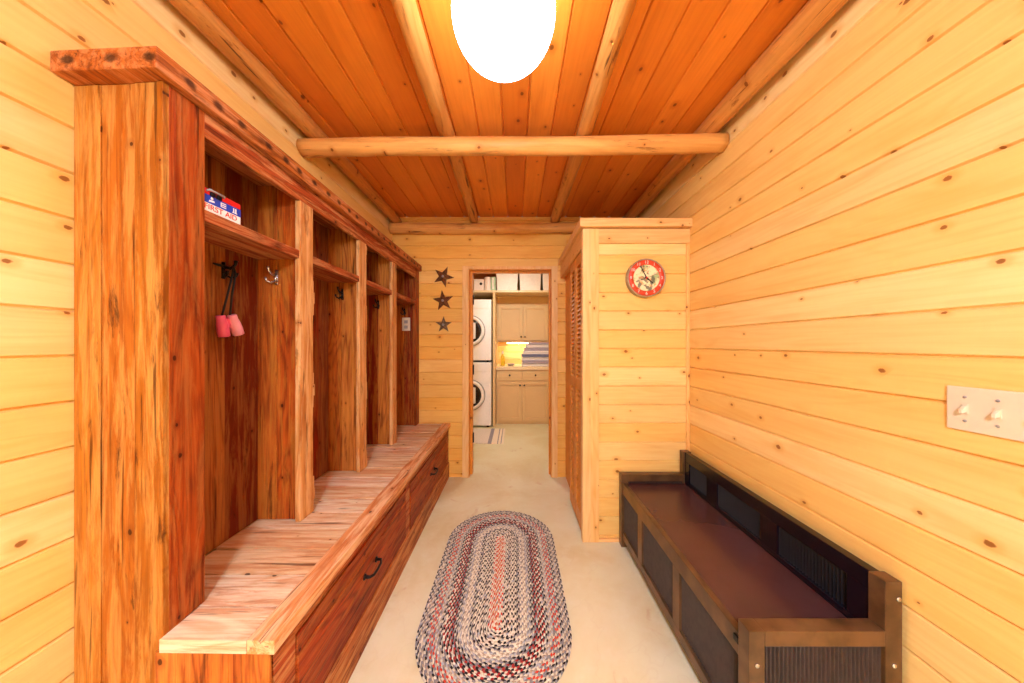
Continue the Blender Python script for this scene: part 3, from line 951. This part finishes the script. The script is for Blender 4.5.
# ------------------------------------------------------------------ brown metal bench
bx0, bx1 = 0.687, 1.137
by0, by1 = 0.918, 2.066
mbn = empty('metal_bench', ((bx0 + bx1) / 2, (by0 + by1) / 2, 0), 'low brown and black metal bench with fluted panels against the pine wall', 'bench')
SZ2 = 0.412
def fluted(mb, a0, a1, z0, z1, place, pitch=0.0125, depth=0.0075):
    """corrugated sheet between a0..a1 along one axis; place(a, depth, z)"""
    n = max(4, int((a1 - a0) / pitch))
    cols = []
    for i in range(n * 4 + 1):
        a = a0 + (a1 - a0) * i / (n * 4)
        d = (0, -depth, -depth, 0)[i % 4] if i % 4 else 0
        d = (0.0, -depth * 0.85, -depth, -depth * 0.85)[i % 4]
        cols.append((mb.bm.verts.new(place(a, d, z0)), mb.bm.verts.new(place(a, d, z1))))
    for i in range(n * 4):
        mb.face([cols[i][0], cols[i + 1][0], cols[i + 1][1], cols[i][1]])
    th = depth + 0.006
    q = [mb.bm.verts.new(place(a, -th, z)) for a, z in ((a0, z0), (a1, z0), (a1, z1), (a0, z1))]
    mb.face(q)
    mb.face([c[0] for c in cols] + [q[1], q[0]]); mb.face([c[1] for c in cols] + [q[2], q[3]])
    mb.face([cols[0][0], cols[0][1], q[3], q[0]]); mb.face([cols[-1][0], cols[-1][1], q[2], q[1]])

# seat slab
mb = MB()
mb.box(bx0 + 0.0325, bx1 - 0.043, by0 + 0.047, by1 - 0.047, SZ2 - 0.02, SZ2, 0.002)
mb.build('seat', M['seatmetal'], mbn)
# end frames: two posts, rim and lower rail
for ya, nm in ((by0, 0), (by1 - 0.046, 1)):
    yb = ya + 0.046
    mb = MB()
    mb.box(bx0, bx0 + 0.046, ya, yb, 0, 0.470, 0.0025)
    mb.box(bx1 - 0.05, bx1, ya, yb, 0, 0.615, 0.0025)
    mb.box(bx0 + 0.046, bx1 - 0.05, ya, yb, 0.425, 0.470, 0.0025)
    mb.box(bx0 + 0.046, bx1 - 0.05, ya, yb, 0.055, 0.10, 0.0025)
    fr = mb.build('end_frame', M['bronze'], mbn)
    mb = MB()
    fluted(mb, bx0 + 0.046, bx1 - 0.05, 0.10, 0.425, (lambda a, d, z, Y=ya + 0.012: (a, Y - d, z)))
    tag(mb.build('fluted_panel', M['fluted'], fr), 'dark fluted end panel')
    if nm == 0:
        for X, Z in ((bx0 + 0.023, 0.37), (bx1 - 0.025, 0.37), (bx1 - 0.012, 0.565)):
            mb = MB(); mb.lathe([(0, -0.005), (0.006, -0.003), (0.008, 0.0005), (0, 0.0005)], (X, ya, Z), 'Y', 16)
            tag(mb.build('bolt', M['steel'], fr), 'bright bolt head')
# front frame
mb = MB()
fx0, fx1 = bx0 + 0.008, bx0 + 0.032
ya, yb = by0 + 0.046, by1 - 0.046
mb.box(fx0, fx1, ya, yb, 0.345, SZ2 + 0.003, 0.0025)
mb.box(fx0, fx1, ya, yb, 0.052, 0.098, 0.0025)
mull = [1.353, 1.745]
for c in mull:
    mb.box(fx0, fx1, c - 0.028, c + 0.028, 0.098, 0.345, 0.0015)
ff = mb.build('front_frame', M['bronze'], mbn)
edges = [ya] + [v for c in mull for v in (c - 0.028, c + 0.028)] + [yb]
for k in range(3):
    mb = MB()
    fluted(mb, edges[2 * k], edges[2 * k + 1], 0.098, 0.345, (lambda a, d, z: (fx0 + 0.010 - d, a, z)))
    tag(mb.build('fluted_panel', M['fluted'], ff), 'dark fluted front panel')
mb = MB(); mb.box(fx0 - 0.006, fx0 + 0.001, ya + 0.004, ya + 0.026, 0.382, 0.402, 0.002)
tag(mb.build('bumper', M['black'], ff), 'small black bumper')
# backrest
mb = MB()
X0, X1 = bx1 - 0.042, bx1 - 0.008
mb.box(X0, X1, ya, yb, 0.555, 0.612, 0.003)
mb.box(X0, X1, ya, yb, SZ2 - 0.02, SZ2 + 0.022, 0.002)
for c in mull:
    mb.box(X0, X1, c - 0.045, c + 0.045, SZ2 + 0.022, 0.555, 0.0015)
for a, b in ((ya, ya + 0.07), (yb - 0.05, yb)):
    mb.box(X0, X1, a, b, SZ2 + 0.022, 0.555, 0.0015)
bk = mb.build('backrest', M['black_enamel'], mbn)
eb = [ya + 0.07, mull[0] - 0.045, mull[0] + 0.045, mull[1] - 0.045, mull[1] + 0.045, yb - 0.05]
for k in range(3):
    mb = MB()
    fluted(mb, eb[2 * k], eb[2 * k + 1], SZ2 + 0.022, 0.555, (lambda a, d, z: (X0 + 0.008 - d, a, z)))
    mb.build('fluted_panel', M['fluted_black'], bk)

# ------------------------------------------------------------------ braided oval rug
RCX, RY0, RY1, RR = -0.094, 1.45, 2.093, 0.352
RUGC = ['#e0dac2', '#f6f0dc', '#1f1a1a', '#d8452b', '#8f8f92', '#6d5446', '#b0302a', '#b9c0c6', '#e0a070', '#b6a690']
rug_mats = [plain('braid_%s' % nm, c, 0.9, 0, 0.12, 300, 0.3) for nm, c in
            zip(('sand', 'cream', 'black', 'orange_red', 'grey', 'brown', 'red', 'pale_blue', 'peach', 'taupe'), RUGC)]
S, CR, K, OR, G, BR, RD, PB, PE, TA = range(10)
# from the centre line outwards
rings_pal = [(OR, CR, PE), (OR, S, CR), (CR, K, S), (K, CR, TA), (K, CR, S), (K, S, CR), (S, G, K), (CR, S, G), (CR, TA, S), (G, S, PB),
             (G, K, S), (RD, K, G), (RD, K, S), (K, CR, RD), (S, G, K), (TA, S, PB), (OR, S, G), (S, OR, G), (K, S, G), (S, G, TA), (G, K, S)]
NR = len(rings_pal)
W = RR / NR
LH = (RY1 - RY0)
def stad(s_, r):
    """point at arc length s_ (in units of the ring's own perimeter 0..1) on the oval of radius r"""
    P_ = 2 * LH + 2 * PI * r
    d = (s_ % 1.0) * P_
    if d < LH: return (RCX + r, RY0 + d)
    d -= LH
    if d < PI * r:
        a = d / r
        return (RCX + r * math.cos(a), RY1 + r * math.sin(a))
    d -= PI * r
    if d < LH: return (RCX - r, RY1 - d)
    d -= LH
    a = d / max(r, 1e-6)
    return (RCX - r * math.cos(a), RY0 - r * math.sin(a))
mb = MB()
rr = random.Random(5)
for k in range(NR):
    r0, rm, r1 = k * W + 0.0006, (k + 0.5) * W, (k + 1) * W - 0.0006
    P_ = 2 * LH + 2 * PI * rm
    n = int(round(P_ / 0.0135 / 3)) * 3
    pal = rings_pal[k]
    for row in range(2):
        ra, rb = (r0, rm) if row == 0 else (rm, r1)
        sa = 0.0 if row == 0 else 0.55
        sb = 0.55 if row == 0 else 0.0
        for i in range(n):
            ci = pal[(i + (row * 2)) % 3]
            if rr.random() < 0.08: ci = rr.choice((S, G, CR, PB))
            g = 0.04
            pts = []
            for q, rad, sh in ((i + g, ra, sa), (i + 1 - g, ra, sa), (i + 1 - g, rb, sb), (i + g, rb, sb)):
                x, y_ = stad((q + sh) / n, rad)
                pts.append(Vector((x, y_, 0.0055)))
            cpt = sum(pts, Vector()) / 4
            v4 = [mb.bm.verts.new(p) for p in pts]
            i4 = [mb.bm.verts.new(p.lerp(cpt, 0.35) + Vector((0, 0, 0.004))) for p in pts]
            for j in range(4):
                f = mb.face([v4[j], v4[(j + 1) % 4], i4[(j + 1) % 4], i4[j]], ci)
                if f: f.smooth = True
            f = mb.face(i4, ci)
            if f: f.smooth = True
# backing
N_ = 120
top = [mb.bm.verts.new((*stad(i / N_, RR - 0.002), 0.0056)) for i in range(N_)]
bot = [mb.bm.verts.new((*stad(i / N_, RR - 0.002), 0.0008)) for i in range(N_)]
mb.face(top, TA); mb.face(bot[::-1], TA)
for i in range(N_):
    mb.face([bot[i], bot[(i + 1) % N_], top[(i + 1) % N_], top[i]], G)
tag(mb.build('braided_rug', rug_mats, recalc=True), 'oval braided rug in grey, cream, black and red on the concrete floor', 'rug')

# ------------------------------------------------------------------ laundry room beyond the doorway
LX0, LX1, LZ = -1.25, 0.75, 2.50
LY0 = YF + FT
mb = MB(); mb.box(LX0 - 0.05, LX0, LY0, LY1, 0, LZ); struct(mb, 'wall_laundry_left', M['laundrywall'])
mb = MB(); mb.box(LX1, LX1 + 0.05, LY0, LY1, 0, LZ); struct(mb, 'wall_laundry_right', M['laundrywall'])
mb = MB(); planked(mb, lambda t, d, a: (a, LY1 - d, t), 0, LZ, LX0, LX1)
struct(mb, 'wall_laundry_far', M['wall_x'])
mb = MB(); mb.box(LX0, LX1, LY0, LY1, LZ, LZ + 0.04); struct(mb, 'ceiling_laundry', M['ceil'])

# ceiling lamp of the laundry
t = empty('flush_lamp', (-0.05, 4.15, LZ), 'round flush ceiling lamp of the laundry room, hidden above the doorway', 'ceiling light')
mb = MB(); mb.lathe([(0, -0.085), (0.08, -0.08), (0.14, -0.062), (0.17, -0.03)], (-0.05, 4.15, LZ), 'Z', 48)
mb.build('diffuser', M['lamp'], t)
mb = MB(); mb.lathe([(0, -0.0005), (0.185, -0.0005), (0.185, -0.03), (0.17, -0.032), (0.165, -0.02), (0, -0.02)], (-0.05, 4.15, LZ), 'Z', 48)
mb.build('rim', M['white'], t)

# washer and dryer, front loaders
WF = 4.89
def machine(nm, z0, h, label, cat):
    xa, xb = -1.05, -0.372
    t = empty(nm, ((xa + xb) / 2, WF + 0.35, z0), label, cat)
    mb = MB()
    mb.box(xa, xb, WF, WF + 0.72, z0 + 0.03, z0 + h, 0.012)
    mb.build('body', M['white'], t)
    zb = z0 + 0.03
    c = ((xa + xb) / 2, WF, z0 + h * 0.50)
    mb = MB()
    mb.lathe([(0.186, -0.03), (0.192, -0.042), (0.21, -0.046), (0.23, -0.036), (0.236, 0.0), (0.18, 0.0)], c, 'Y', 48)
    ring = mb.build('door', M['white'], t)
    mb = MB()
    mb.lathe([(0.237, 0.001), (0.237, -0.012), (0.247, -0.012), (0.247, 0.001)], c, 'Y', 48)
    mb.build('door_seal', M['grey'], ring)
    mb = MB()
    mb.lathe([(0, -0.02), (0.08, -0.022), (0.15, -0.028), (0.188, -0.032), (0.188, -0.002), (0, -0.002)], c, 'Y', 48)
    mb.build('door_glass', M['glassdark'], ring)
    mb = MB()
    mb.hexa([(c[0] + 0.06, WF - 0.056, c[2] - 0.13), (c[0] + 0.10, WF - 0.056, c[2] - 0.12), (c[0] + 0.10, WF - 0.034, c[2] - 0.12), (c[0] + 0.06, WF - 0.034, c[2] - 0.13),
             (c[0] + 0.06, WF - 0.056, c[2] + 0.13), (c[0] + 0.10, WF - 0.056, c[2] + 0.12), (c[0] + 0.10, WF - 0.034, c[2] + 0.12), (c[0] + 0.06, WF - 0.034, c[2] + 0.13)], 0.006)
    mb.build('door_handle', M['white'], ring)
    mb = MB()
    mb.box(xa + 0.02, xb - 0.02, WF - 0.006, WF + 0.001, z0 + h - 0.14, z0 + h - 0.03, 0.003)
    pn = mb.build('control_panel', M['white'], t)
    mb = MB(); mb.lathe([(0, -0.03), (0.03, -0.028), (0.036, 0.0), (0, 0.0)], (xa + 0.34, WF - 0.006, z0 + h - 0.085), 'Y', 24)
    mb.build('dial_knob', M['grey'], pn)
    for X in (xa + 0.06, xb - 0.06):
        for Y in (WF + 0.06, WF + 0.66):
            mb = MB(); mb.lathe([(0, 0), (0.022, 0), (0.018, 0.03), (0, 0.031)], (X, Y, z0), 'Z', 16)
            mb.build('foot', M['black'], t)
machine('washing_machine', 0.0, 1.02, 'white front-loading washing machine on the laundry floor under the dryer', 'washing machine')
machine('tumble_dryer', 1.02, 0.985, 'white front-loading dryer stacked on the washing machine', 'dryer')

# tall side panel
mb = MB(); mb.box(-0.352, -0.312, 4.95, LY1 - 0.001, 0, 2.13, 0.003)
tag(mb.build('side_panel', M['cream']), 'tall cream end panel standing between the machines and the cabinets', 'panel')
# high shelf
mb = MB(); mb.box(LX0 + 0.001, LX1 - 0.001, 5.0, LY1 - 0.001, 2.132, 2.166, 0.003)
tag(mb.build('high_shelf', M['creamtop']), 'long cream shelf above the dryer and the upper cabinets', 'shelf')

def panel_door(mb, xa, xb, Y, za, zb, fr=0.055):
    mb.box(xa, xb, Y - 0.010, Y, za, zb, 0.002)
    mb.box(xa, xa + fr, Y - 0.027, Y - 0.010, za, zb, 0.002)
    mb.box(xb - fr, xb, Y - 0.027, Y - 0.010, za, zb, 0.002)
    mb.box(xa + fr, xb - fr, Y - 0.027, Y - 0.010, zb - fr, zb, 0.002)
    mb.box(xa + fr, xb - fr, Y - 0.027, Y - 0.010, za, za + fr, 0.002)
def knob(x, Y, z, parent):
    mb = MB(); mb.lathe([(0.005, 0.0), (0.006, -0.012), (0.014, -0.018), (0.015, -0.024), (0.01, -0.029), (0, -0.03)], (x, Y, z), 'Y', 16)
    tag(mb.build('knob', M['black'], parent), 'small black knob')

# base cabinet, two doors and two drawers
bc = empty('base_cabinet', (0.1, 5.4, 0), 'cream base cabinet with two drawers and doors under the counter', 'cabinet')
YB2 = 5.12
xa0, xm, xb0 = -0.305, 0.115, 0.58
mb = MB()
mb.box(xa0, xb0, YB2, LY1 - 0.001, 0.0, 0.885)
mb.build('body', M['cream'], bc)
for (a, b, kside) in ((xa0 + 0.02, xm - 0.004, 1), (xm + 0.004, xb0 - 0.03, -1)):
    mb = MB(); panel_door(mb, a, b, YB2, 0.05, 0.70); d_ = mb.build('door', M['cream'], bc)
    knob((b - 0.03) if kside > 0 else (a + 0.03), YB2 - 0.022, 0.635, d_)
    mb = MB(); mb.box(a, b, YB2 - 0.022, YB2, 0.71, 0.865, 0.003); d_ = mb.build('drawer', M['cream'], bc)
    knob((a + b) / 2, YB2 - 0.022, 0.80, d_)
mb = MB(); mb.box(-0.311, 0.62, YB2 - 0.035, LY1 - 0.001, 0.886, 0.935, 0.004)
tag(mb.build('countertop', M['creamtop']), 'cream countertop above the laundry base cabinet', 'countertop')

# upper cabinet
uc = empty('wall_cabinet', (0.1, 5.55, 1.33), 'cream two-door upper cabinet hanging below the shelf of white bins', 'cabinet')
YU = 5.36
mb = MB()
mb.box(-0.311, 0.62, YU, LY1 - 0.001, 1.345, 1.99)
mb.box(-0.311, 0.62, YU + 0.05, LY1 - 0.001, 1.99, 2.131)
mb.build('body', M['cream'], uc)
for (a, b, ks) in ((-0.285, 0.133, 1), (0.141, 0.56, -1)):
    mb = MB(); panel_door(mb, a, b, YU, 1.37, 1.96); d_ = mb.build('door', M['cream'], uc)
    knob((b - 0.028) if ks > 0 else (a + 0.028), YU - 0.022, 1.43, d_)
# lit strip under it
mb = MB(); mb.box(-0.15, 0.30, 5.60, 5.64, 1.322, 1.343, 0.003)
t = mb.build('strip_light', M['white']); tag(t, 'slim lit strip lamp under the upper cabinet', 'strip light')
mb = MB(); mb.box(-0.14, 0.29, 5.603, 5.637, 1.3185, 1.3215)
mb.build('diffuser', M['strip'], t)

# white bins on the shelf
def bin_(xa, xb, label):
    w, zb, zt = 0.014, 2.1665, 2.46
    mb = MB()
    ya, yb = 5.01, 5.40
    mb.hexa([(xa + w, ya + 0.01, zb), (xb - w, ya + 0.01, zb), (xb - w, yb - 0.01, zb), (xa + w, yb - 0.01, zb), (xa, ya, zt), (xb, ya, zt), (xb, yb, zt), (xa, yb, zt)], 0.008)
    b = mb.build('storage_bin', M['whitebin'])
    tag(b, label, 'storage bin', 'white bins on the laundry shelf')
    mb = MB(); mb.box(xa - 0.004, xb + 0.004, ya - 0.004, yb + 0.004, zt - 0.03, zt + 0.004, 0.004)
    mb.build('rim', M['whitebin'], b)
bin_(-0.302, 0.050, 'white bin on the high shelf next to the mint carton')
bin_(0.070, 0.420, 'white bin between the other two bins on the shelf')
bin_(0.442, 0.742, 'white bin at the laundry wall end of the shelf, partly behind the jamb')

# things at the dryer end of the shelf
wb = empty('white_carton', (-0.55, 5.15, 2.166), 'white carton with a dark round mark on the shelf over the dryer', 'box')
mb = MB(); mb.box(-0.66, -0.505, 5.03, 5.25, 2.167, 2.35, 0.003); mb.build('carton', M['paper'], wb)
mb = MB(); mb.lathe([(0, -0.001), (0.022, -0.001), (0.022, 0.0005)], (-0.548, 5.03, 2.275), 'Y', 24); mb.build('printed_mark', M['black'], wb)
mb = MB()
mb.lathe([(0.02, 0), (0.055, 0), (0.057, 0.004), (0.057, 0.216), (0.055, 0.22), (0.02, 0.22), (0.02, 0)], (-0.44, 5.09, 2.167), 'Z', 32)
tag(mb.build('paper_roll', M['paper']), 'white paper roll standing between the cartons on the shelf', 'paper roll')
mc = empty('detergent_carton', (-0.345, 5.1, 2.166), 'pale mint green and white carton beside the first white bin', 'box')
mb = MB(); mb.box(-0.382, -0.312, 5.03, 5.2, 2.167, 2.385, 0.003); mb.build('carton', M['mint'], mc)
mb = MB(); mb.box(-0.366, -0.342, 5.0285, 5.031, 2.19, 2.37); mb.build('printed_panel', M['paper'], mc)

# folded towels on the counter
def towel(i, w_, d_, h, mat, label, x, z):
    rr2 = random.Random(i)
    mb = MB()
    ya = 5.17 + rr2.uniform(0, 0.02)
    nfold = 2
    for k in range(nfold):
        zz = z + k * h / nfold
        # fold: rounded slab
        n = 8
        prof = [(ya + (h / nfold / 2) * (1 - math.sin(PI * j / n)), zz + (h / nfold) * (0.5 - 0.5 * math.cos(PI * j / n))) for j in range(n + 1)]
        cols = 14
        A = []
        for c in range(cols + 1):
            u_ = c / cols
            xx = x - w_ / 2 + w_ * u_ + rr2.uniform(-0.002, 0.002)
            wob = 0.003 * math.sin(u_ * 9 + i) + 0.002 * math.sin(u_ * 21 + 2 * i)
            row = [mb.bm.verts.new((xx, py_ + wob, pz - (0.002 if 0 < j < n else 0))) for j, (py_, pz) in enumerate(prof)]
            row += [mb.bm.verts.new((xx, ya + d_, zz + h / nfold)), mb.bm.verts.new((xx, ya + d_, zz))]
            A.append(row)
        m_ = len(A[0])
        for c in range(cols):
            for j in range(m_):
                f = mb.face([A[c][j], A[c + 1][j], A[c + 1][(j + 1) % m_], A[c][(j + 1) % m_]])
                if f: f.smooth = j < n
        mb.face(A[0]); mb.face(A[-1][::-1])
    tag(mb.build('folded_towel', mat), label, 'towel', 'folded towels on the laundry counter')
z = 0.9355
tw = [(0.46, 0.045, 'towelw', 0.345, 'white folded towel at the bottom of the counter stack'),
      (0.45, 0.045, 'towelp', 0.35, 'mauve-grey folded towel second from the bottom of the counter stack'),
      (0.46, 0.05, 'towelw', 0.345, 'white folded towel below the blue-grey one in the lower stack'),
      (0.455, 0.04, 'towelb', 0.34, 'blue-grey folded towel in the middle of the stack'),
      (0.43, 0.05, 'towelw', 0.355, 'white folded towel resting on the blue-grey towel'),
      (0.41, 0.05, 'towelp', 0.365, 'mauve-grey folded towel third from the top of the stack'),
      (0.38, 0.045, 'towelw', 0.38, 'white folded towel just under the top towel'),
      (0.33, 0.03, 'towelp', 0.395, 'small mauve-grey towel on top of the stack')]
for i, (w_, h, mt, x, lb) in enumerate(tw):
    h *= 1.11
    towel(i, w_, 0.30, h, M[mt], lb, x, z); z += h + 0.0005

# bottle and dish on the counter
bt = empty('spray_bottle', (-0.22, 5.4, 0.936), 'slender yellow bottle on the counter beside the tall side panel', 'bottle')
mb = MB(); mb.lathe([(0, 0), (0.034, 0), (0.037, 0.01), (0.037, 0.13), (0.03, 0.16), (0.014, 0.18), (0.013, 0.20), (0, 0.20)], (-0.21, 5.35, 0.9355), 'Z', 28)
mb.build('bottle_body', M['yellow'], bt)
mb = MB(); mb.lathe([(0, 0.2), (0.016, 0.2), (0.016, 0.235), (0.008, 0.25), (0, 0.25)], (-0.21, 5.35, 0.9355), 'Z', 20)
mb.build('cap', M['paper'], bt)
mb = MB(); mb.lathe([(0, 0), (0.04, 0), (0.062, 0.03), (0.066, 0.042), (0.06, 0.042), (0.045, 0.012), (0, 0.008)], (-0.07, 5.30, 0.9355), 'Z', 32)
tag(mb.build('small_dish', M['grey']), 'small grey dish on the laundry counter', 'dish')

# striped mat on the laundry floor
mt = MB()
xa, xb, ya, yb = -0.80, -0.150, 4.10, 4.80
cuts = [(-0.80, -0.36, 0), (-0.36, -0.31, 1), (-0.31, -0.235, 2), (-0.235, -0.222, 1), (-0.222, -0.19, 2), (-0.19, -0.178, 1), (-0.178, -0.15, 2)]
for a, b, m_ in cuts:
    mt.box(a, b, ya, yb, 0.0006, 0.011, 0.0, m_)
tag(mt.build('striped_mat', [plain('mat_pale', '#e6ddd2', 0.9, 0, 0.08, 80, 0.4), plain('mat_grey', '#9c98a4', 0.9, 0, 0.1, 80, 0.4), plain('mat_cream', '#f5e8d2', 0.9, 0, 0.05, 80, 0.4)]),
    'white striped mat on the floor in front of the washing machine', 'mat')
